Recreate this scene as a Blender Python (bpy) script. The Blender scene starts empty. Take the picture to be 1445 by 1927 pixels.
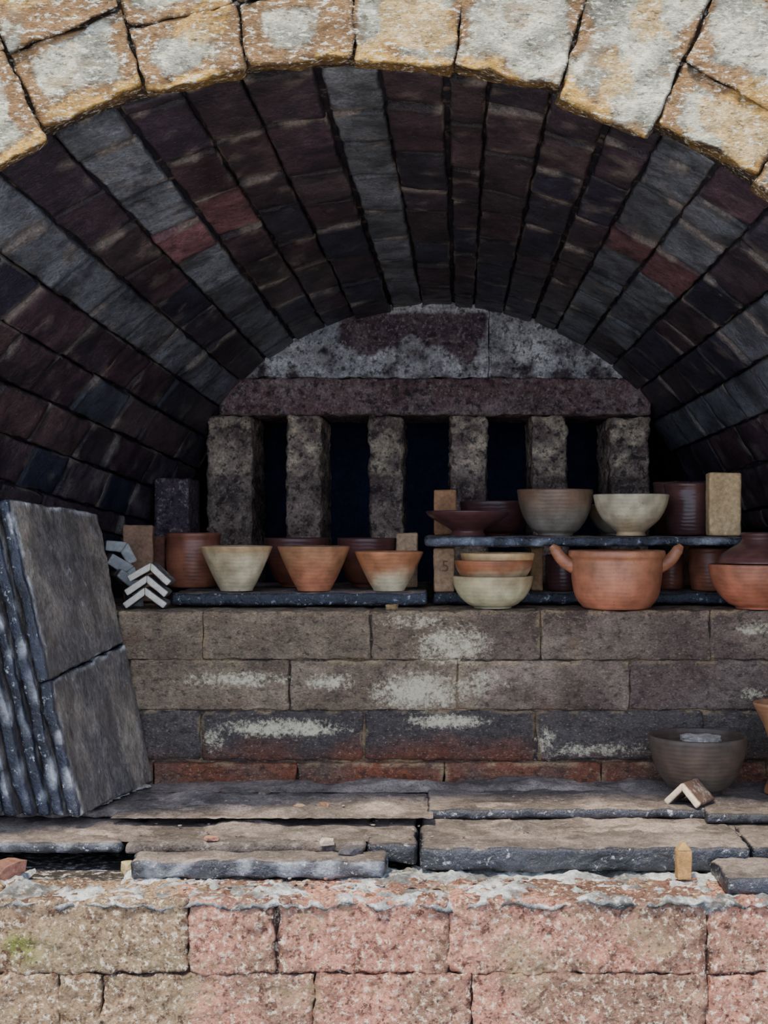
import bpy, bmesh, math, random
from mathutils import Vector, noise, Matrix
random.seed(7)
F=2500.0; VX=815.0; VY=985.0; H=1.5
def P(px,py,D): return Vector(((px-VX)*D/F, D, H+(VY-py)*D/F))
def X(px,D): return (px-VX)*D/F
def s2l(c):
    o=[]
    for v in c:
        v=v/255.0
        o.append(v/12.92 if v<=0.04045 else ((v+0.055)/1.055)**2.4)
    return tuple(o)
def mixc(a,b,t):
    t=max(0,min(1,t)); return tuple(a[i]*(1-t)+b[i]*t for i in range(3))
def mul(a,k): return tuple(x*k for x in a)
def nz(p,s,o=0): return noise.noise(Vector((p[0]*s+o,p[1]*s+o*.7,p[2]*s-o)))
def fb(p,s,o=0): return noise.fractal(Vector((p[0]*s+o,p[1]*s+o*.7,p[2]*s-o)),1.0,2.0,4)

# ---------------------------------------------------------------- materials
def N(nt,t,**k):
    n=nt.nodes.new(t)
    for a,b in k.items(): setattr(n,a,b)
    return n
def stone_mat(name,patches=(),rough=.85,bump=.6,fine=120,med=25,var=.35,blobs=None,base=None,spec=.4,pits=0.0,aniso=(1,1,1),bd=.006,pitscale=None):
    m=bpy.data.materials.new(name); m.use_nodes=True
    nt=m.node_tree; L=nt.links; bs=nt.nodes['Principled BSDF']
    tc=N(nt,'ShaderNodeTexCoord')
    co=tc.outputs['Object']
    mpp=N(nt,'ShaderNodeMapping'); mpp.inputs['Scale'].default_value=aniso; L.new(co,mpp.inputs[0]); ca=mpp.outputs[0]
    if base is None:
        at=N(nt,'ShaderNodeAttribute'); at.attribute_name='Col'; cur=at.outputs['Color']
    else:
        rg=N(nt,'ShaderNodeRGB'); rg.outputs[0].default_value=(*base,1); cur=rg.outputs[0]
    def noi(scale,detail=6,rough=.6,c=None):
        n=N(nt,'ShaderNodeTexNoise'); n.inputs['Scale'].default_value=scale
        n.inputs['Detail'].default_value=detail; n.inputs['Roughness'].default_value=rough
        L.new(c or ca,n.inputs['Vector']); return n.outputs['Fac']
    def rng(src,a,b,c,d):
        r=N(nt,'ShaderNodeMapRange'); r.inputs[1].default_value=a; r.inputs[2].default_value=b
        r.inputs[3].default_value=c; r.inputs[4].default_value=d; L.new(src,r.inputs[0]); return r.outputs[0]
    def math_(op,a,b):
        n=N(nt,'ShaderNodeMath',operation=op)
        for i,v in enumerate((a,b)):
            if isinstance(v,(int,float)): n.inputs[i].default_value=v
            else: L.new(v,n.inputs[i])
        return n.outputs[0]
    def mixn(fac,a,b,blend='MIX'):
        n=N(nt,'ShaderNodeMix',data_type='RGBA',blend_type=blend)
        if isinstance(fac,(int,float)): n.inputs[0].default_value=fac
        else: L.new(fac,n.inputs[0])
        for i,v in ((6,a),(7,b)):
            if isinstance(v,tuple): n.inputs[i].default_value=(*v,1)
            else: L.new(v,n.inputs[i])
        return n.outputs[2]
    nm=noi(med,8,.7); nf=noi(fine,4,.65); nl=noi(5,4)
    v=math_('MULTIPLY',rng(nm,.3,.7,1-var,1+var),rng(nf,.3,.7,1-var,1+var))
    v=math_('MULTIPLY',v,rng(nl,.3,.7,1-var*.5,1+var*.5))
    cmb=N(nt,'ShaderNodeCombineColor')
    for i in range(3): L.new(v,cmb.inputs[i])
    cur=mixn(1.0,cur,cmb.outputs[0],'MULTIPLY')
    for (c,sc,lo,hi,amt) in patches:
        f=rng(noi(sc,7,.7),lo,hi,0,amt); cur=mixn(f,cur,c)
    rsock=None
    if blobs:
        sep=N(nt,'ShaderNodeSeparateXYZ'); L.new(co,sep.inputs[0])
        tot=None
        for (cx,cz,rx,rz,st) in blobs:
            a=math_('DIVIDE',math_('SUBTRACT',sep.outputs[0],cx),rx); a=math_('MULTIPLY',a,a)
            b=math_('DIVIDE',math_('SUBTRACT',sep.outputs[2],cz),rz); b=math_('MULTIPLY',b,b)
            e=math_('SUBTRACT',1.0,math_('ADD',a,b)); e=math_('MAXIMUM',e,0.0); e=math_('MULTIPLY',e,st)
            tot=e if tot is None else math_('MAXIMUM',tot,e)
        nb=noi(120,5,.8,co); nb2=noi(34,7,.8)
        f=math_('ADD',math_('MULTIPLY',tot,.17),math_('ADD',math_('MULTIPLY',nb,.6),math_('MULTIPLY',nb2,.5)))
        f=rng(f,.66,.79,0,.95)
        f=math_('MULTIPLY',f,rng(tot,0,.35,0,1))
        cur=mixn(f,cur,s2l((242,228,192)))
        rsock=rng(f,0,1,rough,.28)
    if pits>0:
        vo=N(nt,'ShaderNodeTexVoronoi'); vo.inputs['Scale'].default_value=pitscale or fine*1.1; L.new(co,vo.inputs['Vector'])
        pf=rng(vo.outputs['Distance'],.12,.3,pits,0); cur=mixn(pf,cur,(.03,.018,.015))
    L.new(cur,bs.inputs['Base Color'])
    if rsock is not None: L.new(rsock,bs.inputs['Roughness'])
    else: L.new(rng(nm,.3,.7,min(1,rough+.1),max(.05,rough-.15)),bs.inputs['Roughness'])
    bs.inputs['Specular IOR Level'].default_value=spec
    h=math_('ADD',math_('MULTIPLY',nm,1.0),math_('MULTIPLY',nf,.5))
    bp=N(nt,'ShaderNodeBump'); bp.inputs['Strength'].default_value=bump; bp.inputs['Distance'].default_value=bd
    L.new(h,bp.inputs['Height']); L.new(bp.outputs[0],bs.inputs['Normal'])
    return m

M_vault=stone_mat('vault_brick_mat',[(s2l((122,120,130)),110,.57,.68,.45),(s2l((26,25,38)),12,.5,.62,.6),(s2l((146,128,116)),38,.66,.7,.45)],rough=.38,bump=.9,fine=180,med=34,var=.48,spec=.65)
M_shell=stone_mat('mortar_dark_mat',[(s2l((130,112,98)),26,.55,.64,.7)],rough=.95,base=s2l((40,36,46)),bump=1)
M_arch=stone_mat('arch_stone_mat',[(s2l((255,252,232)),85,.54,.61,.8),(s2l((66,56,42)),70,.57,.63,.75),(s2l((144,110,72)),12,.57,.62,.6)],rough=.8,bump=1.0,fine=200,med=42,var=.45,aniso=(1,1,2.2))
M_front=stone_mat('pink_block_mat',[(s2l((236,222,198)),100,.54,.60,.75),(s2l((80,50,42)),80,.55,.61,.85),(s2l((162,142,106)),10,.56,.64,.55)],rough=.92,bump=1.0,fine=190,med=60,var=.42,pits=.65,pitscale=95)
bl=[]
def blob(px,py,rx,ry,st): bl.append((X(px,2.7),H+(VY-py)*2.7/F,rx*2.7/F,ry*2.7/F,st))
blob(850,1215,100,52,1.3); blob(780,1168,95,22,1.0); blob(785,1300,120,52,1.4); blob(440,1278,150,22,1.1); blob(620,1283,70,22,1.2)
blob(900,1285,75,36,1.0); blob(530,1370,165,24,1.4); blob(400,1392,30,34,1.0); blob(840,1358,110,18,1.4); blob(1120,1410,150,20,1.0); blob(1026,1395,26,50,1.0)
blob(1420,1185,44,24,1.1); blob(1420,1305,44,18,1.0)
M_ledge=stone_mat('ledge_brick_mat',[(s2l((205,174,142)),140,.57,.65,.6),(s2l((44,38,36)),60,.54,.62,.65),(s2l((132,84,58)),9,.60,.68,.35)],rough=.66,bump=1.0,fine=210,med=48,var=.45,blobs=bl,aniso=(1,1,1.6))
M_flue=stone_mat('flue_brick_mat',[(s2l((196,182,168)),90,.54,.61,.65),(s2l((36,30,38)),48,.53,.60,.75)],rough=.65,bump=1.0,fine=150,med=40,var=.48,pits=.5,pitscale=70)
M_dust=stone_mat('dusty_shelf_mat',[(s2l((186,174,166)),70,.56,.66,.5),(s2l((62,52,48)),14,.52,.66,.65)],rough=.95,bump=1.0,fine=220,med=50,var=.42)
M_edge=stone_mat('glazed_edge_mat',[(s2l((205,208,212)),75,.59,.65,.7),(s2l((120,122,134)),160,.60,.68,.5)],rough=.30,bump=1.0,fine=110,med=35,var=.45,spec=.9)
M_slabface=stone_mat('kiln_shelf_face_mat',[(s2l((80,70,64)),11,.46,.62,.7),(s2l((196,192,190)),60,.60,.68,.5),(s2l((128,104,84)),20,.56,.68,.45),(s2l((46,44,48)),34,.54,.63,.55)],rough=.75,bump=1,fine=180,med=40,var=.42,aniso=(1,1,.6))
M_mortar=stone_mat('mortar_crust_mat',[(s2l((232,232,228)),60,.52,.62,.7),(s2l((92,84,76)),26,.53,.62,.75)],rough=.95,bump=1.0,fine=190,med=60,var=.42)
M_prop=stone_mat('kiln_prop_mat',[(s2l((240,235,224)),30,.52,.66,.5)],rough=.8,bump=.4,var=.18)
M_debris=stone_mat('rubble_mat',[],rough=.95,bump=.7,var=.3)
M_ground=stone_mat('ground_mat',[(s2l((90,86,82)),6,.5,.65,.6)],rough=.95,base=s2l((138,134,128)))
M_black=stone_mat('slot_shade_mat',[],rough=.95,base=(.04,.05,.11))  # bluish darkness behind the flue slots, put into the base colour

# ---------------------------------------------------------------- mesh builder
class MB:
    def __init__(s): s.v=[];s.f=[];s.m=[];s.c=[]
    def obj(s,name,mats,smooth=True):
        me=bpy.data.meshes.new(name); me.from_pydata([tuple(p) for p in s.v],[],s.f)
        for m in mats: me.materials.append(m)
        me.polygons.foreach_set('material_index',s.m)
        me.polygons.foreach_set('use_smooth',[smooth]*len(s.f))
        a=me.color_attributes.new('Col','FLOAT_COLOR','POINT')
        buf=[]
        for c in s.c: buf+= [c[0],c[1],c[2],1.0]
        a.data.foreach_set('color',buf)
        me.update()
        o=bpy.data.objects.new(name,me); bpy.context.collection.objects.link(o); return o
def axis(L,r,cell):
    h=L/2; r=min(r,h*.6); n=max(1,int(round((L-2*r)/cell)))
    return [-h]+[-h+r+(L-2*r)*i/n for i in range(n+1)]+[h], h, r
def brick(mb,C,col,cell=.015,r=.004,amp=.002,freq=30,mats={},skip=(),jit=0):
    C=[Vector(c) for c in C]
    if jit:
        C=[c+Vector((random.uniform(-jit,jit),random.uniform(-jit,jit),random.uniform(-jit,jit))) for c in C]
    def el(ids): return sum((C[a]-C[b]).length for a,b in ids)/4
    Lu=el(((0,1),(2,3),(4,5),(6,7))); Lv=el(((0,2),(1,3),(4,6),(5,7))); Lw=el(((0,4),(1,5),(2,6),(3,7)))
    au,hu,r1=axis(Lu,r,cell); av,hv,r2=axis(Lv,r,cell); aw,hw,r3=axis(Lw,r,cell)
    rr=min(r1,r2,r3); so=random.uniform(0,50)
    vid={}
    def vert(i,j,k):
        key=(i,j,k)
        if key in vid: return vid[key]
        u,v,w=au[i],av[j],aw[k]
        q=Vector((max(-hu+rr,min(hu-rr,u)),max(-hv+rr,min(hv-rr,v)),max(-hw+rr,min(hw-rr,w))))
        d=Vector((u,v,w))-q
        if d.length>1e-9: d=d.normalized()*rr
        q=q+d
        a,b,c=(q.x/hu+1)/2,(q.y/hv+1)/2,(q.z/hw+1)/2
        p=Vector()
        for n in range(8):
            wgt=(a if n&1 else 1-a)*(b if n&2 else 1-b)*(c if n&4 else 1-c)
            p+=C[n]*wgt
        if amp:
            s=Vector((p.x*freq+so,p.y*freq,p.z*freq))
            p=p+noise.noise_vector(s)*amp+noise.noise_vector(s*3.1)*amp*.5
        vid[key]=len(mb.v); mb.v.append(p)
        mb.c.append(col(p,(2*a-1,2*b-1,2*c-1)) if callable(col) else col)
        return vid[key]
    nu,nv,nw=len(au)-1,len(av)-1,len(aw)-1
    def face(name,idx,flip):
        if name in skip: return
        mi=mats.get(name,0)
        if name[0]=='u': A,B=nv,nw; g=lambda i,j:(idx,i,j)
        elif name[0]=='v': A,B=nu,nw; g=lambda i,j:(i,idx,j)
        else: A,B=nu,nv; g=lambda i,j:(i,j,idx)
        for i in range(A):
            for j in range(B):
                q=[vert(*g(i,j)),vert(*g(i+1,j)),vert(*g(i+1,j+1)),vert(*g(i,j+1))]
                if flip: q.reverse()
                mb.f.append(q); mb.m.append(mi)
    face('u0',0,True); face('u1',nu,False); face('v0',0,False); face('v1',nv,True); face('w0',0,True); face('w1',nw,False)
def box8(x0,x1,y0,y1,z0,z1):
    return [(x,y,z) for z in (z0,z1) for y in (y0,y1) for x in (x0,x1)]

# ---------------------------------------------------------------- vault
D0,D2=2.04,3.6
fx,fz,fR=X(672,D0),H+(VY-1471)*D0/F,1341*D0/F
bx,bz,bR=X(820,D2),H+(VY-1111)*D2/F,536*D2/F
amap=[(-62,-80.5),(-33.6,-46.4),(-22.4,-32.9),(-.9,-5.7),(27.6,27.4),(49.5,56),(66,79)]
def am(a):
    for (a0,b0),(a1,b1) in zip(amap,amap[1:]):
        if a<=a1 or (a1,b1)==amap[-1]:
            return b0+(b1-b0)*(a-a0)/(a1-a0)
def V(a,t,off=0):
    f=math.radians(a); b=math.radians(am(a))
    p=Vector((fx+(fR+off)*math.sin(f),D0,fz+(fR+off)*math.cos(f)))
    q=Vector((bx+(bR+off)*math.sin(b),D2,bz+(bR+off)*math.cos(b)))
    return p.lerp(q,t)
cent=[-.9]
left=[-6.3,-11.7,-17,-22.4,-28,-33.6]; a=-33.6
while a>-58: a-=5.6; left.append(a)
right=[-.9+4.75*k for k in range(1,7)]; a=right[-1]
while a<62: a+=5.5; right.append(a)
cs=sorted(left+cent+right); ia=cs.index(-.9)
bnd=[cs[0]-2.8]+[(p+q)/2 for p,q in zip(cs,cs[1:])]+[cs[-1]+2.7]
bnd[0]=-62; bnd[-1]=66
for k,dv in ((ia+1,.2),(ia+2,.7),(ia+3,-.4),(ia-1,-.4),(ia+5,.3)): bnd[k]+=dv
grey=s2l((126,130,138))
darks=[s2l((66,54,66)),s2l((56,52,70)),s2l((76,56,64)),s2l((50,50,68)),s2l((68,54,62)),s2l((60,54,66)),s2l((72,60,64))]
pink=s2l((162,112,118))
mb=MB()
for si in range(len(cs)):
    a0,a1=bnd[si],bnd[si+1]; k=si-ia
    nC=8; off=(.5 if si%2 else .0)/nC+random.uniform(-.05,.05)
    ts=[0]+[off+i/nC+random.uniform(-.025,.025) for i in range(nC+1) if .03<off+i/nC<1.06]+[1.08]
    so=random.uniform(-.005,.005)
    for ci,(t0,t1) in enumerate(zip(ts,ts[1:])):
        tm=(t0+t1)/2
        g=False; c=mul(random.choice(darks),random.uniform(.75,1.2))
        if k in (0,-4,-6): g=True
        if k==6: g= True
        if k==7 and .15<tm<.8: g=True
        if k==10: g=True
        if k==9 and tm<.4: g=True
        if k==-8 and .5<tm<.8: c=mixc(c,grey,.25)
        if g: c=mul(grey,random.uniform(.62,.95))
        if k in (-4,-3) and abs(tm-.42)<.065: c=pink
        if k==-3 and abs(tm-.42)<.065: c=mul(pink,.6)
        if k in (6,7) and abs(tm-.36)<.065: c=mul(pink,.5)
        if abs(k)<6 and not g and tm<.25: c=mixc(c,s2l((88,62,68)),.35)
        if tm>.92: c=mixc(c,s2l((90,86,98)),.3)
        if k<=-8 : c=mixc(c,s2l((104,78,74)),random.choice([0,.2,.5]))
        if k>=11 : c=mixc(c,s2l((112,82,78)),random.choice([0,.3,.5]))
        ga=.11; gt=.0032
        gl=ga if not (si==ia) else .42
        if k in (2,5,-3): gl=.36
        rad=so+random.uniform(-.004,.004)
        cc=[]
        for w in (0,.09):
            for t in (t0+gt,t1-gt):
                for an in (a0+gl+random.uniform(-.08,.1),a1-ga+random.uniform(-.1,.08)):
                    cc.append(V(an,t,rad+w+(random.uniform(-.003,.003) if w==0 else 0)))
        ed=s2l((150,136,124))
        def colf(p,u,c=c,g=g):
            cc_=mul(c,1+.7*fb(p,9))
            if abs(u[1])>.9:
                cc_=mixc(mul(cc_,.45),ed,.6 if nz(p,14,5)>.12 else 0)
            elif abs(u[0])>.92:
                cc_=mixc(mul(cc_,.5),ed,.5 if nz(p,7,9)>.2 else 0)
            elif fb(p,16,31)>.5: cc_=mixc(cc_,ed,.35)
            return cc_
        brick(mb,cc,colf,cell=.016,r=.005,amp=.0036,freq=22,skip=('w1',))
for side,ang in ((-1,-62),(1,66)):
    for row in range(7):
        for i in range(8):
            t0,t1=i/8+(.06 if row%2 else 0),(i+1)/8+(.06 if row%2 else 0)
            p0,p1=V(ang,t0),V(ang,t1)
            zb=H-.72
            def zz(p,r_): return p.z+(zb-p.z)*r_/7
            c=random.choice(darks); c=mixc(c,s2l((105,75,68)),random.choice([0,.2,.4]))
            A=lambda p,w,r_: Vector((p.x+side*w,p.y,zz(p,r_)))
            dy=Vector((0,.004,0))
            cc=[A(p0,0,row+.97)+dy,A(p1,0,row+.97)-dy,A(p0,.09,row+.97)+dy,A(p1,.09,row+.97)-dy,
                A(p0,0,row+.03)+dy,A(p1,0,row+.03)-dy,A(p0,.09,row+.03)+dy,A(p1,.09,row+.03)-dy]
            brick(mb,cc,c,cell=.04,r=.006,amp=.003)
angs=[-62+128*i/48 for i in range(49)]
rows=[]
for t in [1.4*j/24 for j in range(25)]:
    r_=[]
    p=V(-62,t,.014); r_.append(Vector((p.x,p.y,H-.75)))
    for an in angs: r_.append(V(an,t,.013))
    p=V(66,t,.014); r_.append(Vector((p.x,p.y,H-.75)))
    rows.append(r_)
n=len(rows[0]); b0=len(mb.v)
for r_ in rows:
    for p in r_: mb.v.append(p); mb.c.append((.05,.05,.05))
for j in range(len(rows)-1):
    for i in range(n-1):
        mb.f.append([b0+j*n+i,b0+j*n+i+1,b0+(j+1)*n+i+1,b0+(j+1)*n+i]); mb.m.append(1)
mb.obj('ceiling',[M_vault,M_shell])
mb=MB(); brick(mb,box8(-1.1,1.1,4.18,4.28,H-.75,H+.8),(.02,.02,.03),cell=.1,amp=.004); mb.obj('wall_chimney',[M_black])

# ---------------------------------------------------------------- front arch ring
A1=1.94
def R3(apx,rpx,D,cx=672,cy=1471):
    a_=math.radians(apx); return P(cx+rpx*math.sin(a_),cy-rpx*math.cos(a_),D)
jo=[-25.7,-17,-8.8,-.3,7.8,16.3,24.4,33.5]
jj=[jo[0]-8.6*k for k in range(6,0,-1)]+jo+[jo[-1]+8.6*k for k in range(1,6)]
mb=MB()
gst=s2l((150,148,130)); tan=s2l((148,112,72)); och=s2l((222,172,86)); pal=s2l((212,206,178))
def archcol(off,inner,border):
    def f(p,u):
        n0=fb(p,10,off)
        e=max(abs(u[0]),abs(u[2]))+.6*n0
        c=mixc(gst,pal,.4+1.7*fb(p,18,off+3))
        c=mixc(c,tan,(e-border)/.07)
        c=mixc(c,s2l((98,74,50)),(abs(e-border-.03)<.03)*.6)
        if inner:
            lo=-u[2]+.35*fb(p,14,off+1)
            c=mixc(c,och,(lo-.84)/.08)
            c=mixc(c,s2l((112,80,46)),(abs(lo-.82)<.04)*.5)
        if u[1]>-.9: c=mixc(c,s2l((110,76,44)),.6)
        if fb(p,6,2)>.36: c=mixc(c,och,.6)
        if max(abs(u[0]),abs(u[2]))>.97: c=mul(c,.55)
        return c
    return f
for i,(a0,a1) in enumerate(zip(jj,jj[1:])):
    ln=[235,150,120,210,280,215,330,180][(i+2)%8]
    if abs(a0-24.4)<.1: ln=120
    if abs(a0-16.3)<.1: ln=330
    if abs(a0+17)<.1: ln=125
    if abs(a0+25.7)<.1: ln=150
    r0=1358+random.uniform(-12,9)
    if abs(a0-16.3)<.1: r0=1338
    segs=[(r0,r0+ln),(r0+ln+3,r0+ln+200),(r0+ln+203,r0+ln+420),(r0+ln+423,r0+ln+640)]
    for si,(ra,rb) in enumerate(segs):
        g=.10
        ya=A1+random.uniform(-.008,.008)
        sk=random.uniform(-10,10)
        cc=[R3(a0+g,ra,ya),R3(a1-g,ra+random.uniform(-8,8),ya),R3(a0+g,ra-(12 if si==0 else 0),2.05),R3(a1-g,ra-(12 if si==0 else 0),2.05),
            R3(a0+g,rb+(sk if si else 0),ya),R3(a1-g,rb,ya),R3(a0+g,rb,2.05),R3(a1-g,rb,2.05)]
        bd_=random.choice([.5,.62,.78]) if a0<-8 else random.choice([.88,1.0,1.1])
        if a0>23: bd_=.68
        brick(mb,cc,archcol(random.uniform(0,40),si==0,bd_),cell=.006 if si<2 else .02,r=.004,amp=.006,freq=22,skip=('v1',))
K=60; b0=len(mb.v)
for i in range(K+1):
    an=-78+156*i/K
    for (rp,D) in ((1372,1.956),(2080,1.956),(2080,2.06),(1344,2.06)):
        mb.v.append(R3(an,rp,D)); mb.c.append(s2l((84,64,44)))
for i in range(K):
    for j in range(4):
        a_,b_=b0+i*4+j,b0+i*4+(j+1)%4
        mb.f.append([a_,b_,b_+4,a_+4]); mb.m.append(0)
mb.obj('arch_front',[M_arch])

# ---------------------------------------------------------------- flue wall
mb=MB()
def PB(x0,x1,y0,y1,Da,Db):
    a,b=X(x0,Da),X(x1,Da); z0,z1=H+(VY-y1)*Da/F,H+(VY-y0)*Da/F
    return box8(a,b,Da,Db,z0,z1)
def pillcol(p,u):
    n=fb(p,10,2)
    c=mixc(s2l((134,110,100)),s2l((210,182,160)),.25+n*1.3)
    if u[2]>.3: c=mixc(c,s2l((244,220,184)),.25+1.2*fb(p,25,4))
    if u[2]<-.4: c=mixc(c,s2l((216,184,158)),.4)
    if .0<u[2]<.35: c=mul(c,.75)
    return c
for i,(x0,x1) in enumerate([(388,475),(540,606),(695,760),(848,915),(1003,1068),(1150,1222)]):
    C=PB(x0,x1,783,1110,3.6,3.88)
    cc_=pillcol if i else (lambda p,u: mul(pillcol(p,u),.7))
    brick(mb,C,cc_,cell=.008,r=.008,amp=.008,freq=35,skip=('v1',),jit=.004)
def lint(p,u): return mixc(s2l((134,102,100)),s2l((158,134,128)),.3+fb(p,12,7)*1.4)
brick(mb,PB(412,1226,711,781,3.595,3.88),lint,cell=.010,r=.008,amp=.006,freq=28)
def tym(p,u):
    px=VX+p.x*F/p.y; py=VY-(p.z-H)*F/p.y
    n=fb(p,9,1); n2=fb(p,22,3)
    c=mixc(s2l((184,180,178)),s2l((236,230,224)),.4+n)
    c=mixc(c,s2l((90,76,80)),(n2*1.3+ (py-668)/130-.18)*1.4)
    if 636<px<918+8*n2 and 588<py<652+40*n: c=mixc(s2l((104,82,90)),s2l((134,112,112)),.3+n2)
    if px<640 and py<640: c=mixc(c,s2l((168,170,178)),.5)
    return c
def arcz(px):
    r=545; d=r*r-(px-820)**2
    return 1111-math.sqrt(max(d,100))
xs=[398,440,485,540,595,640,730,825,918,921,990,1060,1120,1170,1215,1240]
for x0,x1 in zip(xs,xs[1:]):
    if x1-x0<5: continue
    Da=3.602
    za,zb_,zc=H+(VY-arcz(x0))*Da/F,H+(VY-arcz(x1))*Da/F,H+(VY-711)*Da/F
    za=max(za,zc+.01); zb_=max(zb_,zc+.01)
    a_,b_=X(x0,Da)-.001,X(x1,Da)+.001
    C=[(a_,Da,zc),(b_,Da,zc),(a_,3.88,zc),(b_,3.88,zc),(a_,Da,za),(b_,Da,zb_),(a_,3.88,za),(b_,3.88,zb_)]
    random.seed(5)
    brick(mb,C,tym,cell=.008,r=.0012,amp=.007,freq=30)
random.seed(11)
brick(mb,PB(290,355,900,1102,3.45,3.62),s2l((92,74,82)),cell=.02,r=.006,amp=.003)
brick(mb,PB(1262,1330,905,1102,3.45,3.62),s2l((80,66,70)),cell=.02,r=.006,amp=.003)
mb.obj('wall_back',[M_flue])

# ---------------------------------------------------------------- ledge (bench)
mb=MB()
rowsL=[(1150,1241,[-40,60,222,382,697,1017,1337,1600]),(1243,1336,[-120,100,243,545,860,1185,1500,1800]),
       (1338,1432,[-60,60,378,685,1008,1325,1650]),(1434,1490,[-40,290,560,835,1130,1440,1700])]
def ledgecol(ri,seed):
    base=random.choice([s2l((142,124,104)),s2l((130,114,100)),s2l((152,132,112))])
    def f(p,u):
        n=fb(p,8,seed)
        px=VX+p.x*F/2.7
        c=mixc(base,s2l((100,82,70)),.4+n*1.4)
        if px<900 and ri<2: c=mixc(c,s2l((156,134,104)),.3)
        if px>1100 and ri<2: c=mixc(c,s2l((126,106,98)),.35)
        if ri==2:
            c=mixc(s2l((82,74,70)),s2l((118,70,50)),(.0-u[2]+n*.8))
            if px>1020 or px<370: c=mixc(c,s2l((98,88,82)),.7)
        if ri==3: c=mixc(s2l((138,80,54)),s2l((112,90,76)),.35+n)
        if (u[2]>.88 or abs(u[0])>.97) and nz(p,25)>.1: c=mixc(c,s2l((184,158,118)),.5)
        return c
    return f
for ri,(y0,y1,js) in enumerate(rowsL):
    for x0,x1 in zip(js,js[1:]):
        off=0 if ri<3 else -.012
        rr=.003 if ri!=2 else .009
        C=PB(x0+1,x1-1,y0,y1,2.7,2.9)
        C=[(x,y+(off if y<2.8 else 0),z) for x,y,z in C]
        brick(mb,C,ledgecol(ri,random.uniform(0,30)),cell=.008 if 0<x1 and x0<1445 else .03,r=rr,amp=.0038,freq=28,jit=.0015)
def jointc(p,u): return mixc(s2l((66,54,50)),s2l((160,134,98)),fb(p,10)*1.5+.1)
brick(mb,box8(-.99,1.02,2.706,4.15,H-.72,H-.182),jointc,cell=.03,r=.004,amp=.002)
nx,ny=190,14
b0=len(mb.v)
for j in range(ny+1):
    for i in range(nx+1):
        x=-.95+1.95*i/nx; y=2.702+.5*(j/ny)**1.5
        z=H-.179+.004*fb((x,y,0),22,1)+.003*nz((x,y,0),60)
        if j==0: z-=.007
        mb.v.append(Vector((x,y+.004*nz((x,0,0),40),z))); mb.c.append(mixc(s2l((130,112,100)),s2l((190,170,148)),.4+fb((x,y,0),14)))
for j in range(ny):
    for i in range(nx):
        q=b0+j*(nx+1)+i; mb.f.append([q,q+1,q+nx+2,q+nx+1]); mb.m.append(0)
mb.obj('wall_ledge',[M_ledge])

# ---------------------------------------------------------------- floor body and kiln shelves
def dustc(p,u=None): return mixc(s2l((106,96,90)),s2l((158,142,132)),.4+fb(p,7,3)*1.4)
def edgec(p,u): return mixc(s2l((20,23,34)),s2l((44,48,60)),.4+fb(p,12))
mb=MB(); brick(mb,box8(-1.12,1.05,2.12,2.78,H-.75,H-.598),s2l((60,52,48)),cell=.05,amp=.002)
def drift(x0,x1,y0,y1,zb,hgt,seed,thr=0.0,nx=150,ny=34):
    b=len(mb.v)
    for j in range(ny+1):
        for i in range(nx+1):
            x=x0+(x1-x0)*i/nx; y=y0+(y1-y0)*j/ny
            e=min(1,4*min(i/nx,1-i/nx),4*min(j/ny,1-j/ny))
            z=hgt*(fb((x*.6,y,0),13,seed)+thr)*e-.002*(1-e)+.0018*nz((x,y,0),70)
            mb.v.append(Vector((x,y,H+zb+z))); mb.c.append(mul(dustc((x,y,0)),1.12))
    for j in range(ny):
        for i in range(nx):
            q=b+j*(nx+1)+i; mb.f.append([q,q+1,q+nx+2,q+nx+1]); mb.m.append(1)
drift(-.58,.0,2.385,2.60,-.5275,.014,3,.25)
drift(-.56,.80,2.60,2.72,-.5245,.013,9,.5,nx=220,ny=18)
drift(-.78,-.08,2.29,2.44,-.546,.012,5,.15)
drift(-.02,.62,2.33,2.47,-.546,.012,15,.2)
drift(0,.75,2.45,2.60,-.5255,.010,25,.15)
mb.obj('floor',[M_mortar,M_dust])
def slab(name,x0,x1,Da,Db,zt,th,amp=.003,cell=.008,top=None,dusty=0,light=0):
    m=MB()
    C=box8(X(x0,Da),X(x1,Da),Da,Db,H+zt-th,H+zt)
    def slabcol(p,u):
        if u[2]>.95 or dusty: return dustc(p,u)
        c=edgec(p,u)
        if light: c=mixc(c,s2l((170,176,186)),light+.9*fb(p,20,3))
        return c
    em=0 if dusty else 1
    brick(m,C,slabcol,cell=cell,r=min(.006,th*.3),amp=amp,freq=24,mats={'w1':0,'v0':em,'u0':em,'u1':em,'w0':1,'v1':1},jit=.0015)
    return m.obj(name,[top or M_dust,M_edge])
slab('kiln_shelf',320,803,2.79,3.3,-.146,.027)
slab('kiln_shelf',815,1500,2.86,3.3,-.150,.024)
slab('kiln_shelf',800,1404,2.80,3.25,-.028,.02,light=.1)
slab('floor_slab',-420,801,2.445,2.695,-.5285,.013,amp=.005,dusty=1)
slab('floor_slab',804,1330,2.435,2.695,-.524,.018,amp=.003)
slab('floor_slab',1332,1720,2.40,2.695,-.5245,.018,amp=.003)
slab('floor_slab',-300,225,2.27,2.69,-.545,.020,amp=.003,light=.1)
slab('floor_slab',234,688,2.275,2.69,-.546,.020,amp=.003,dusty=1)
slab('floor_slab',690,784,2.262,2.69,-.545,.034,amp=.005)
slab('floor_slab',789,1416,2.23,2.69,-.544,.040,amp=.004)
slab('floor_slab',1419,1700,2.235,2.69,-.545,.040,amp=.004)
slab('floor_slab',242,724,2.185,2.262,-.5555,.030,amp=.006,light=.3)
slab('floor_slab',1366,1640,2.10,2.22,-.560,.027,amp=.006)

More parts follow.
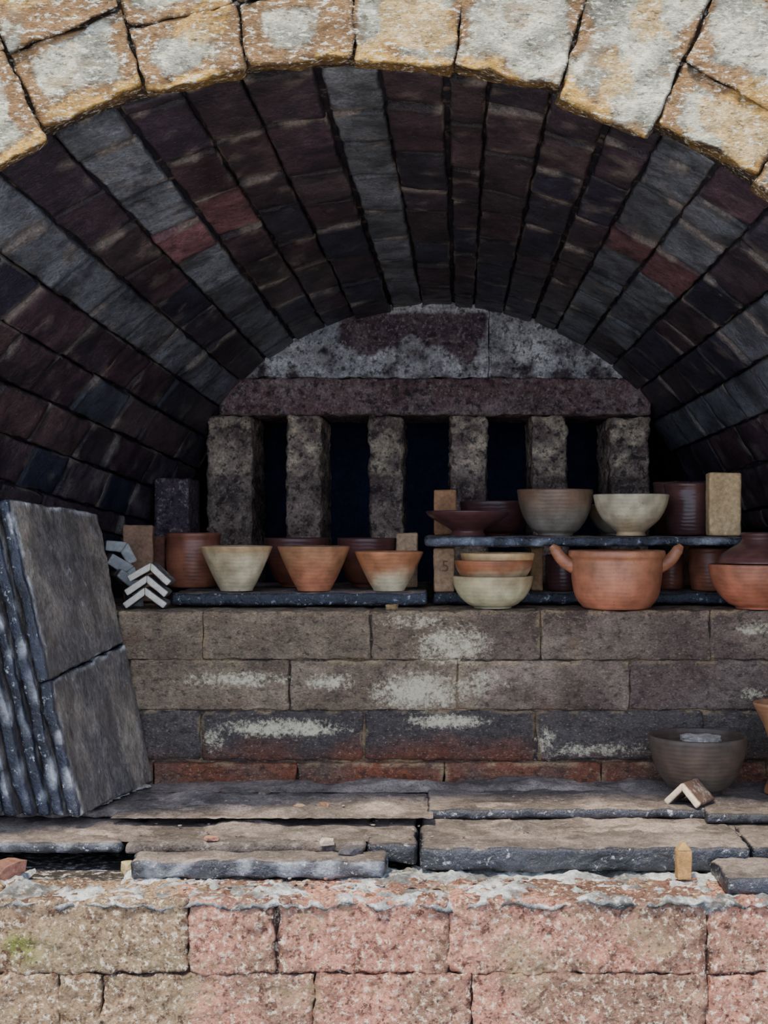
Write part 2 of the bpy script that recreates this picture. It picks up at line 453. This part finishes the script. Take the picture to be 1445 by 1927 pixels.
def lean_stack():
    bn=P(150,1540,2.36); bf=P(290,1466,2.69); tn=P(12,936,2.36); tf=P(185,966,2.69)
    bn.z=bf.z=H-.522
    m=MB()
    side=(bn-bf).cross(tn-bn); side.normalize()
    if side.x>0: side=-side
    th=.022; gap=.009
    for k in range(8):
        o0=side*(k*(th+gap)); o1=side*(k*(th+gap)+th)
        dz=random.uniform(-.02,.015) if k else 0; fy=random.uniform(-.014,.014) if k else 0
        sh=Vector((0,fy,0))
        up=(tn-bn).normalized()
        parts=[(0,1)]
        if k==0: parts=[(0,.424),(.427,1)]
        for pi_,(s0,s1) in enumerate(parts):
            def q(b,t,s,o): return b.lerp(t,s)+o+sh
            dd=up*dz*(1 if s1==1 else 0)
            C=[q(bn,tn,s0,o1),q(bn,tn,s0,o0),q(bf,tf,s0,o1),q(bf,tf,s0,o0),
               q(bn,tn,s1,o1)+dd,q(bn,tn,s1,o0)+dd,q(bf,tf,s1,o1)+dd,q(bf,tf,s1,o0)+dd]
            if k==0 and pi_==1:
                C[2]+=up*.05;C[3]+=up*.05
            if k==0 and pi_==0:
                C[6]+=up*.05;C[7]+=up*.05
            for c_ in C:
                if c_.z<H-.522: c_.z=H-.522
            def cf(p,u):
                if u[0]>.9 and u[1]>-.95:
                    c=mixc(s2l((112,104,98)),s2l((154,140,124)),.4+fb(p,6,2)*1.5)
                    if u[2]>.95 or u[1]<-.88: c=mixc(c,s2l((210,208,204)),.4+1.3*nz(p,30))
                    return c
                c=mixc(s2l((22,25,38)),s2l((50,54,68)),.4+fb(p,12))
                if u[0]>.4: c=mixc(c,s2l((200,200,198)),1.9*nz(p,26,3)-.15)
                return c
            brick(m,C,cf,cell=.008 if k<3 else .025,r=.005,amp=.004,freq=22,mats={'u1':0,'u0':1,'v0':1,'v1':1,'w0':1,'w1':1})
    return m.obj('kiln_shelf_stack',[M_slabface,M_edge])
lean_stack()

# ---------------------------------------------------------------- front low wall
mb=MB()
Df=2.08
ys=[1692+141*i for i in range(10)]
js=[[-620,-300,-20,355,522,843,1330,1700,2100],[-500,-200,110,192,590,888,1330,1600,2100]]
def frontc(seed):
    def f(p,u):
        px=VX+p.x*F/p.y; py=VY-(p.z-H)*F/p.y
        n=fb(p,7,seed)
        c=mixc(s2l((184,128,108)),s2l((150,116,96)),.4+n*1.6)
        if px<360+60*n: c=mixc(c,s2l((146,132,100)),.7)
        c=mixc(c,s2l((116,124,52)),1.7*(.55-abs(px-20)/120-abs(py-1775)/110+.6*n))
        # irregular vertical crack down the first course
        ck=abs(px-(520+10*nz(p,40,2)+6*nz(p,110,4)))
        if 1690<py<1775 and ck<4.5: c=(.012,.008,.008)
        m_=max(abs(u[0]),abs(u[2]))
        if m_>.95 and n>-.15: c=mixc(c,s2l((92,62,54)),.6)
        return c
    return f
for r_ in range(9):
    J=js[r_] if r_<2 else [x+random.uniform(-30,30)+(90 if r_%2 else 0) for x in js[0]]
    for x0,x1 in zip(J,J[1:]):
        g=.5 if abs(x1-522)>1 else 6
        C=PB(x0+.5,x1-g,ys[r_]+.5,ys[r_+1]-.8,Df+random.uniform(-.002,.002),2.2)
        brick(mb,C,frontc(random.uniform(0,40)),cell=.0055 if r_<2 else .03,r=.004,amp=.006,freq=40,jit=.001)
brick(mb,box8(-1.3,1.3,2.091,2.25,0.0,H-.604),s2l((80,58,52)),cell=.06,r=.004,amp=.002)
mb.obj('wall_front',[M_front])
mb=MB(); nx,ny=420,40
for j in range(ny+1):
    for i in range(nx+1):
        x=-.95+1.75*i/nx; v=j/ny; y=2.070+.21*v
        z=H-.590+.011*fb((x,y,0),13,4)+.006*nz((x,y,0),45,2)+.004*nz((x,y,0),110,2)
        if j<3: z-=.010*(3-j)/3*(1.2+nz((x,0,0),20))
        y+=.010*nz((x,y,1),30,8) if j<4 else 0
        z=min(z,H-.578+.004*(1-v))
        px=VX+x*F/2.2
        if 40<px<232 and v>.45: z=H-.6
        if j==0: z=H-.602-.014*nz((x,0,0),15,3)-.008*nz((x,0,0),50); y=2.085
        mb.v.append(Vector((x,y,z)))
        c=mixc(s2l((122,122,120)),s2l((206,208,208)),.55+1.5*fb((x,y,0),11,6))
        if j<2: c=mul(c,.35)  # shadow line under the front lip, painted into the vertex colour
        mb.c.append(c)
for j in range(ny):
    for i in range(nx):
        q=j*(nx+1)+i; mb.f.append([q,q+1,q+nx+2,q+nx+1]); mb.m.append(0)
mb.obj('mortar_bed',[M_mortar])

# ---------------------------------------------------------------- rubble
mb=MB()
def rock(p,s,c,seed,flat=.6):
    bm=bmesh.new(); bmesh.ops.create_icosphere(bm,subdivisions=2,radius=1)
    ang=random.uniform(0,6.28); st=random.uniform(.8,1.8)
    b=len(mb.v)
    for v in bm.verts:
        q=v.co.copy(); q*=1+.6*noise.noise(q*1.3+Vector((seed,0,0)))
        q=Vector((max(-.75,min(.8,q.x))*st,max(-.7,min(.75,q.y)),max(-.5,min(.6,q.z))*flat))
        q=Matrix.Rotation(ang,3,'Z')@q
        mb.v.append(Vector(p)+q*s+Vector((0,0,s*flat*.4))); mb.c.append(c)
    for f in bm.faces: mb.f.append([b+v.index for v in f.verts]); mb.m.append(0)
    bm.free()
cols=[s2l((150,134,124)),s2l((120,104,96)),s2l((164,150,140)),s2l((140,104,88)),s2l((100,88,84))]
for i in range(160):
    y=random.uniform(2.28,2.66)
    z=-.524 if y>2.45 else -.543
    px=random.uniform(260,1230)
    rock((X(px,y),y,H+z),random.choice([.001,.0015,.002,.003]),random.choice(cols),i)
for i in range(60):
    y=random.uniform(2.12,2.18); px=random.uniform(260,1340); rock((X(px,y),y,H-.583),random.uniform(.002,.005),random.choice(cols[:4]),i)
rock((X(397,2.29),2.29,H-.545),.014,s2l((178,128,106)),3,.4)
rock((X(616,2.29),2.27,H-.548),.010,s2l((200,180,160)),9,1.0)
rock((X(660,2.25),2.235,H-.556),.017,s2l((88,84,88)),12,.7)
rock((X(565,2.47),2.46,H-.525),.013,s2l((172,142,118)),14,.3)
rock((X(610,2.47),2.47,H-.525),.010,s2l((150,112,90)),16,.5)
rock((X(500,2.6),2.58,H-.525),.012,s2l((140,122,106)),18,.5)
rock((X(8,2.2),2.21,H-.590),.026,s2l((132,92,78)),21,1.1)
rock((X(233,2.2),2.235,H-.588),.014,s2l((180,160,120)),22,1.4)
for i in range(50):
    t=random.random(); rock((X(266-64*t,2.6),2.67-.24*t,H-.524),random.uniform(.005,.012),s2l((156,146,140)),i,.35)
mb.obj('rubble_fragments',[M_debris],smooth=False)
mb=MB(); rock((0,0,0),.011,s2l((170,138,96)),25,.9)
o=mb.obj('stone_chip',[M_debris],smooth=False); o.location=(X(737,2.73),2.735,H-.176)

# ---------------------------------------------------------------- pottery
def pot_mat(name,c1,c2,c3=None,zt=.05,zw=.03,rough=.38,patch=.5):
    m=bpy.data.materials.new(name+'_mat'); m.use_nodes=True; nt=m.node_tree; L=nt.links; bs=nt.nodes['Principled BSDF']
    tc=N(nt,'ShaderNodeTexCoord'); sp=N(nt,'ShaderNodeSeparateXYZ'); L.new(tc.outputs['Object'],sp.inputs[0])
    mp=N(nt,'ShaderNodeMapping'); mp.inputs['Location'].default_value=(random.uniform(0,9),random.uniform(0,9),0); L.new(tc.outputs['Object'],mp.inputs[0])
    n=N(nt,'ShaderNodeTexNoise'); n.inputs['Scale'].default_value=14; n.inputs['Detail'].default_value=4; L.new(mp.outputs[0],n.inputs['Vector'])
    ad=N(nt,'ShaderNodeMath',operation='MULTIPLY_ADD'); L.new(n.outputs['Fac'],ad.inputs[0]); ad.inputs[1].default_value=.13*patch
    L.new(sp.outputs[2],ad.inputs[2])
    r=N(nt,'ShaderNodeMapRange',interpolation_type='SMOOTHSTEP'); r.inputs[1].default_value=zt-zw+.065*patch; r.inputs[2].default_value=zt+zw+.065*patch
    L.new(ad.outputs[0],r.inputs[0])
    mx=N(nt,'ShaderNodeMix',data_type='RGBA'); L.new(r.outputs[0],mx.inputs[0]); mx.inputs[6].default_value=(*c1,1); mx.inputs[7].default_value=(*c2,1)
    cur=mx.outputs[2]
    n2=N(nt,'ShaderNodeTexNoise'); n2.inputs['Scale'].default_value=230; n2.inputs['Detail'].default_value=2; L.new(mp.outputs[0],n2.inputs['Vector'])
    r2=N(nt,'ShaderNodeMapRange'); r2.inputs[1].default_value=.66; r2.inputs[2].default_value=.72; r2.inputs[4].default_value=.6; L.new(n2.outputs['Fac'],r2.inputs[0])
    m2=N(nt,'ShaderNodeMix',data_type='RGBA'); L.new(r2.outputs[0],m2.inputs[0]); L.new(cur,m2.inputs[6]); m2.inputs[7].default_value=(*(c3 or mul(c1,.35)),1)
    n3=N(nt,'ShaderNodeTexNoise'); n3.inputs['Scale'].default_value=35; n3.inputs['Detail'].default_value=5; L.new(mp.outputs[0],n3.inputs['Vector'])
    r3=N(nt,'ShaderNodeMapRange'); r3.inputs[1].default_value=.3; r3.inputs[2].default_value=.7; r3.inputs[3].default_value=.64; r3.inputs[4].default_value=1.18; L.new(n3.outputs['Fac'],r3.inputs[0])
    n4=N(nt,'ShaderNodeTexNoise'); n4.inputs['Scale'].default_value=9; L.new(mp.outputs[0],n4.inputs['Vector'])
    r4=N(nt,'ShaderNodeMapRange'); r4.inputs[1].default_value=.45; r4.inputs[2].default_value=.68; r4.inputs[4].default_value=.55; L.new(n4.outputs['Fac'],r4.inputs[0])
    m4=N(nt,'ShaderNodeMix',data_type='RGBA'); L.new(r4.outputs[0],m4.inputs[0]); L.new(m2.outputs[2],m4.inputs[6]); m4.inputs[7].default_value=(*mixc(mul(c2,.55),s2l((122,72,46)),.35),1)
    hs=N(nt,'ShaderNodeHueSaturation'); hs.inputs['Saturation'].default_value=.94; L.new(r3.outputs[0],hs.inputs['Value']); L.new(m4.outputs[2],hs.inputs['Color'])
    L.new(hs.outputs[0],bs.inputs['Base Color'])
    bs.inputs['Roughness'].default_value=rough
    w=N(nt,'ShaderNodeTexWave',wave_type='BANDS',bands_direction='Z'); w.inputs['Scale'].default_value=38; w.inputs['Distortion'].default_value=3; w.inputs['Detail'].default_value=3; L.new(tc.outputs['Object'],w.inputs['Vector'])
    bp=N(nt,'ShaderNodeBump'); bp.inputs['Strength'].default_value=.14; bp.inputs['Distance'].default_value=.002
    a2=N(nt,'ShaderNodeMath',operation='ADD'); L.new(w.outputs['Fac'],a2.inputs[0]); L.new(n3.outputs['Fac'],a2.inputs[1]); L.new(a2.outputs[0],bp.inputs['Height']); L.new(bp.outputs[0],bs.inputs['Normal'])
    return m
PR=dict(
 cone=[(.45,0),(.47,.05),(.56,.18),(.70,.42),(.84,.68),(.94,.88),(1,1)],
 round=[(.46,0),(.48,.05),(.62,.13),(.81,.36),(.94,.66),(1,1)],
 jar=[(.80,0),(.88,.06),(.97,.35),(1,.65),(.97,.88),(1.0,.96),(1.0,1)],
 plate=[(.42,0),(.38,.12),(.40,.26),(.68,.55),(.92,.82),(1,1)],
 cass=[(.66,0),(.73,.04),(.87,.22),(.94,.5),(.96,.8),(.97,.88),(1.02,.93),(1.02,1)],
 footed=[(.40,0),(.37,.08),(.46,.16),(.74,.40),(.92,.70),(1,1)],
 goblet=[(.62,0),(.60,.05),(.40,.2),(.36,.45),(.55,.7),(.85,.9),(1,1)],
 lid=[(1,0),(.98,.08),(.86,.3),(.66,.5),(.5,.62),(.42,.8),(.46,.93),(.42,1)])
def catm(pts,n=28):
    out=[]; m=len(pts)
    for s in range(n+1):
        t=s/n*(m-1); i=min(int(t),m-2); f=t-i
        p0,p1,p2,p3=pts[max(i-1,0)],pts[i],pts[i+1],pts[min(i+2,m-1)]
        out.append(tuple(.5*((2*p1[k])+(-p0[k]+p2[k])*f+(2*p0[k]-5*p1[k]+4*p2[k]-p3[k])*f*f+(-p0[k]+3*p1[k]-3*p2[k]+p3[k])*f**3) for k in (0,1)))
    return out
def lathe_mesh(name,R,h,prof,mat,th=.006,wob=.012,closed=False,seed=0):
    o=catm(PR[prof]); prof3=[(0,0)]+[(r*R,z*h) for r,z in o]
    if closed: prof3+= [(0,h)]
    else:
        rt=o[-1][0]*R
        prof3+=[(rt-th*.15,h+th*.35),(rt-th*.5,h+th*.5),(rt-th*.85,h+th*.35)]
        inn=[(max(r*R-th,.002),z*h) for r,z in reversed(o) if z*h>th*1.6]
        prof3+=inn+[(0,inn[-1][1]-.001)]
    S=64; vs=[];fs=[]
    idx=[]
    for (r,z) in prof3:
        if r<1e-6: idx.append([len(vs)]); vs.append((0,0,z)); continue
        ring=[]
        for k in range(S):
            a=2*math.pi*k/S; w=1+wob*math.sin(2*a+seed)*z/h+wob*.5*math.sin(3*a+seed*2)*z/h
            ring.append(len(vs)); vs.append((r*w*math.cos(a),r*w*math.sin(a),z+wob*.12*R*math.sin(2*a+seed*3)*(z/h)))
        idx.append(ring)
    for a_,b_ in zip(idx,idx[1:]):
        for k in range(S):
            k2=(k+1)%S
            if len(a_)==1: fs.append((a_[0],b_[k2],b_[k]))
            elif len(b_)==1: fs.append((a_[k],a_[k2],b_[0]))
            else: fs.append((a_[k],a_[k2],b_[k2],b_[k]))
    me=bpy.data.meshes.new(name); me.from_pydata(vs,[],fs); me.materials.append(mat)
    for p in me.polygons: p.use_smooth=True
    ob=bpy.data.objects.new(name,me); bpy.context.collection.objects.link(ob); return ob
cnt=[0]
def pot(name,px,hw,rimy,D,zb,prof,c1,c2,**k):
    cnt[0]+=1
    R=hw*D/F; h=(VY-rimy)*D/F-zb
    mk={a:k[a] for a in ('zt','zw','rough','patch','c3') if a in k}
    mk.setdefault('zt',h*.6)
    m=pot_mat(name,c1,c2,**mk)
    ob=lathe_mesh(name,R,h-.002,prof,m,th=k.get('th',.006),closed=k.get('closed',False),seed=cnt[0],wob=k.get('wob',.012))
    ob.location=(X(px,D),D,H+zb); ob.rotation_euler=(0,0,random.uniform(0,6)); return ob
cream=s2l((230,210,166)); creamd=s2l((198,174,126)); dpur=s2l((92,56,56)); flush=s2l((182,108,62))
SL=-.1445; SR=-.1485; SU=-.0265; LE=-.1755; FL=-.523
pot('clay_jar',364,51,1003,3.02,SL,'jar',s2l((170,102,68)),s2l((146,84,58)))
pot('ceramic_bowl',445,67,1028,2.86,SL,'cone',cream,s2l((222,184,126)),zt=.085,zw=.012,patch=.3,c3=flush)
pot('clay_bowl',557,60,1013,3.04,SL,'round',s2l((150,82,58)),s2l((104,62,56)))
pot('ceramic_bowl',591,69,1028,2.86,SL,'cone',s2l((200,122,78)),s2l((186,130,86)),patch=.9)
pot('clay_bowl',690,56,1013,3.04,SL,'round',s2l((154,88,62)),s2l((108,64,56)))
pot('ceramic_bowl',732,65,1038,2.86,SL,'cone',cream,s2l((200,128,78)),zt=.035,zw=.025,patch=.8)
pot('ceramic_bowl',927,76,1084,2.765,LE,'round',s2l((230,220,172)),creamd,patch=.4,wob=.005)
pot('ceramic_bowl',929,74,1054,2.765,-.130,'round',s2l((220,196,148)),flush,zt=.032,zw=.015,patch=.5,wob=.005)
pot('ceramic_bowl',936,70,1041,2.772,-.114,'round',s2l((206,162,108)),s2l((214,172,114)),zt=.02,wob=.005)
pot('clay_jar',1062,36,1045,2.93,SR,'jar',dpur,s2l((84,54,58)),rough=.3)
cas=pot('casserole_dish',1160,90,1037,2.755,LE,'cass',s2l((202,120,80)),s2l((198,128,84)),patch=1.0,th=.008)
pot('clay_jar',1262,25,1045,3.0,SR,'jar',s2l((154,86,60)),s2l((128,72,56)))
pot('clay_jar',1338,42,1032,2.94,SR,'jar',s2l((168,98,66)),s2l((140,82,58)))
pot('clay_bowl',1427,92,1062,2.745,LE,'round',s2l((202,114,76)),s2l((190,114,76)))
pot('pot_lid',1432,84,1000,2.745,-.0815,'lid',s2l((120,74,64)),s2l((96,60,58)),closed=True)
pot('ceramic_plate',880,80,962,2.905,SU,'plate',s2l((112,64,60)),s2l((94,58,62)),rough=.28)
pot('clay_bowl',935,70,944,3.09,SU,'round',s2l((108,62,58)),s2l((92,58,58)))
pot('ceramic_bowl',1045,71,922,2.93,SU,'round',s2l((144,132,114)),s2l((144,112,84)),rough=.3)
pot('ceramic_bowl',1170,64,950,3.06,SU,'round',s2l((205,194,168)),creamd)
pot('ceramic_bowl',1187,71,931,2.88,SU,'footed',s2l((210,174,124)),s2l((232,216,174)),zt=.03,patch=1.2,c3=flush)
pot('clay_jar',1297,47,910,2.975,SU,'jar',s2l((92,58,56)),s2l((106,66,60)),rough=.28)
pot('clay_jar',1262,33,908,3.14,SU,'jar',s2l((120,74,60)),s2l((102,66,56)))
fbowl=pot('stoneware_bowl',1313,91,1384,2.585,FL,'round',s2l((108,96,82)),s2l((94,82,70)),rough=.5,th=.007)
pot('clay_goblet',1470,52,1322,2.58,FL,'goblet',s2l((178,116,72)),s2l((196,138,90)))
def handle(sx):
    cu=bpy.data.curves.new('handle','CURVE'); cu.dimensions='3D'; cu.bevel_depth=.0135; cu.bevel_resolution=6; cu.use_fill_caps=True
    sp=cu.splines.new('BEZIER'); R=90*2.755/F; h=.119
    pts=[((R*.88,0,h*.72),1.15),((R*1.12,0,h*.84),1.0),((R*1.29,0,h*1.02),.85),((R*1.36,0,h*1.09),.45)]
    sp.bezier_points.add(len(pts)-1)
    for bpnt,(c,rd) in zip(sp.bezier_points,pts):
        bpnt.co=(c[0]*sx,c[1],c[2]); bpnt.handle_left_type=bpnt.handle_right_type='AUTO'; bpnt.radius=rd
    o=bpy.data.objects.new('handle',cu); bpy.context.collection.objects.link(o)
    cu.materials.append(cas.data.materials[0]); return o
cas.rotation_euler=(0,0,0)
for i,sx in enumerate((-1,1)):
    h_=handle(sx); h_.name='handle_%d'%(i+1); h_.parent=cas
mb=MB()
for i in range(16):
    a_=random.uniform(0,6.28); r_=random.uniform(0,.045)
    rock((r_*math.cos(a_),r_*math.sin(a_),.104-r_*.2),random.uniform(.012,.02),s2l((186,174,162)),i*3,.7)
fr=mb.obj('shards',[M_debris],smooth=False); fr.parent=fbowl

# ---------------------------------------------------------------- kiln posts and props
M_prop2=stone_mat('kiln_post_mat',[(s2l((120,90,66)),25,.55,.66,.5)],rough=.8,bump=.6,var=.3)
def post(name,px,w,y0,D,zb,col,depth=None,rot=0):
    m=MB(); W=w*D/F; h=(VY-y0)*D/F-zb; d=depth or W*.8
    C=box8(-W/2,W/2,-d/2,d/2,0,h)
    brick(m,C,lambda p,u: mixc(col,mul(col,.65),.3+fb(p,20,W*900)),cell=.006,r=.004,amp=.0012,freq=40,jit=.001)
    o=m.obj(name,[M_prop2]); o.location=(X(px,D),D+d/2,H+zb); o.rotation_euler=(0,0,rot); return o
pc=s2l((180,142,108))
post('kiln_post',256,56,988,2.98,LE,s2l((160,124,96)),rot=.15)
post('kiln_post',297,26,1010,3.05,LE,s2l((134,88,68)))
post('kiln_post',766,40,1003,3.0,SL,s2l((204,168,128)))
post('kiln_post',838,42,921,3.0,SU,s2l((180,130,90)))
p5=post('kiln_post',836,40,1031.5,2.87,SR,s2l((184,148,112)))
post('kiln_post',1010,24,1030.5,2.93,SR,s2l((188,146,102)))
post('kiln_post',1366,60,889,2.85,SU,s2l((220,186,136)),depth=.055,rot=-.06)
post('kiln_post',838,36,1026,3.18,SR,pc); post('kiln_post',1300,36,1026,3.18,SR,pc)
fc=bpy.data.curves.new('mark','FONT'); fc.body='5'; fc.size=.034; fc.extrude=.0012; fc.align_x='CENTER'
fo=bpy.data.objects.new('mark',fc); bpy.context.collection.objects.link(fo)
mm=stone_mat('post_mark_mat',[],base=s2l((120,90,70)),var=.1); fc.materials.append(mm)
fo.parent=p5; fo.location=(.002,-.0188,.045); fo.rotation_euler=(math.radians(90),0,0)
m=MB(); h=.060; w=.0115
C=box8(-w,w,-.012,.012,0,h*.80); brick(m,C,s2l((170,130,80)),cell=.005,r=.002,amp=.0015)
C=[(-w,-.012,h*.80),(w,-.012,h*.80),(-w,.012,h*.80),(w,.012,h*.80),(-.002,-.004,h),(.002,-.004,h),(-.002,.004,h),(.002,.004,h)]
brick(m,C,s2l((184,146,90)),cell=.005,r=.001,amp=.0005)
o=m.obj('pointed_kiln_post',[M_prop2]); o.location=(X(1289,2.17),2.185,H-.584)

def chevron(px,D,zb,w,h,t,ln,rot,col,tilt=0,pitch=0,outc=None):
    m=MB()
    hw=w/2; outer=[(-hw,0),None,None,(hw,0)]
    d=Vector((hw,h)).normalized(); nrm=Vector((d.y,-d.x))
    inner=[(-hw+nrm.x*t,nrm.y*t),(0,h-t*1.25),(hw-nrm.x*t,nrm.y*t)]
    def e(v,y): return Vector((v[0],y,v[1]+t*.7))
    apex=(0,h)
    def cf(p,u): return outc if (outc and u[1]>-.9) else col
    C=[e(outer[0],0),e(inner[0],0),e(outer[0],ln),e(inner[0],ln),e(apex,0),e(inner[1],0),e(apex,ln),e(inner[1],ln)]
    brick(m,C,cf,cell=.006,r=.003,amp=.0006,freq=40)
    C=[e(inner[2],0),e(outer[3],0),e(inner[2],ln),e(outer[3],ln),e(inner[1],0),e(apex,0),e(inner[1],ln),e(apex,ln)]
    brick(m,C,cf,cell=.006,r=.003,amp=.0006,freq=40)
    o=m.obj('kiln_angle_prop',[M_prop]); o.location=(X(px,D),D,H+zb); o.rotation_euler=(pitch,tilt,rot); return o
wh=s2l((222,212,194)); whs=s2l((104,98,92))
chevron(272,2.735,-.1745,.092,.034,.0135,.06,.05,wh,outc=whs)
chevron(274,2.737,-.1495,.092,.034,.0135,.06,.03,wh,outc=whs,tilt=.05)
chevron(279,2.739,-.1235,.092,.034,.0135,.06,.0,wh,outc=whs,tilt=.12)
gyp=s2l((176,174,168))
chevron(240,2.84,-.145,.095,.022,.020,.07,.5,gyp,1.05,outc=whs)
chevron(226,2.86,-.115,.10,.022,.024,.07,.4,gyp,.95,outc=whs)
chevron(222,2.90,-.072,.08,.022,.022,.07,.3,gyp,.6,outc=whs)
chevron(1282,2.45,-.523,.074,.036,.012,.070,-.62,s2l((226,204,174)),outc=s2l((104,82,72)))

# ---------------------------------------------------------------- ground
mb=MB(); brick(mb,box8(-8,8,-8,2.06,-.05,0),s2l((150,138,122)),cell=1.0,r=.01,amp=0); mb.obj('ground',[M_ground])

# ---------------------------------------------------------------- light
w=bpy.data.worlds.new('World'); bpy.context.scene.world=w; w.use_nodes=True
bg=w.node_tree.nodes['Background']; bg.inputs[0].default_value=(.60,.73,1.0,1); bg.inputs[1].default_value=2.3
sl=bpy.data.lights.new('sun','SUN'); sl.energy=6.0; sl.angle=math.radians(5); sl.color=(1,.88,.65)
so=bpy.data.objects.new('sun',sl); bpy.context.collection.objects.link(so)
d=Vector((.28,.48,-1.0)); so.rotation_euler=d.to_track_quat('-Z','Y').to_euler()

cam=bpy.data.cameras.new('camera'); co=bpy.data.objects.new('camera',cam); bpy.context.collection.objects.link(co)
co.location=(0,0,H); co.rotation_euler=(math.radians(90),0,0)
cam.sensor_width=36; cam.lens=F/1927*36; cam.shift_x=-(VX-722.5)/1927; cam.shift_y=(VY-963.5)/1927
cam.clip_start=.05
bpy.context.scene.camera=co
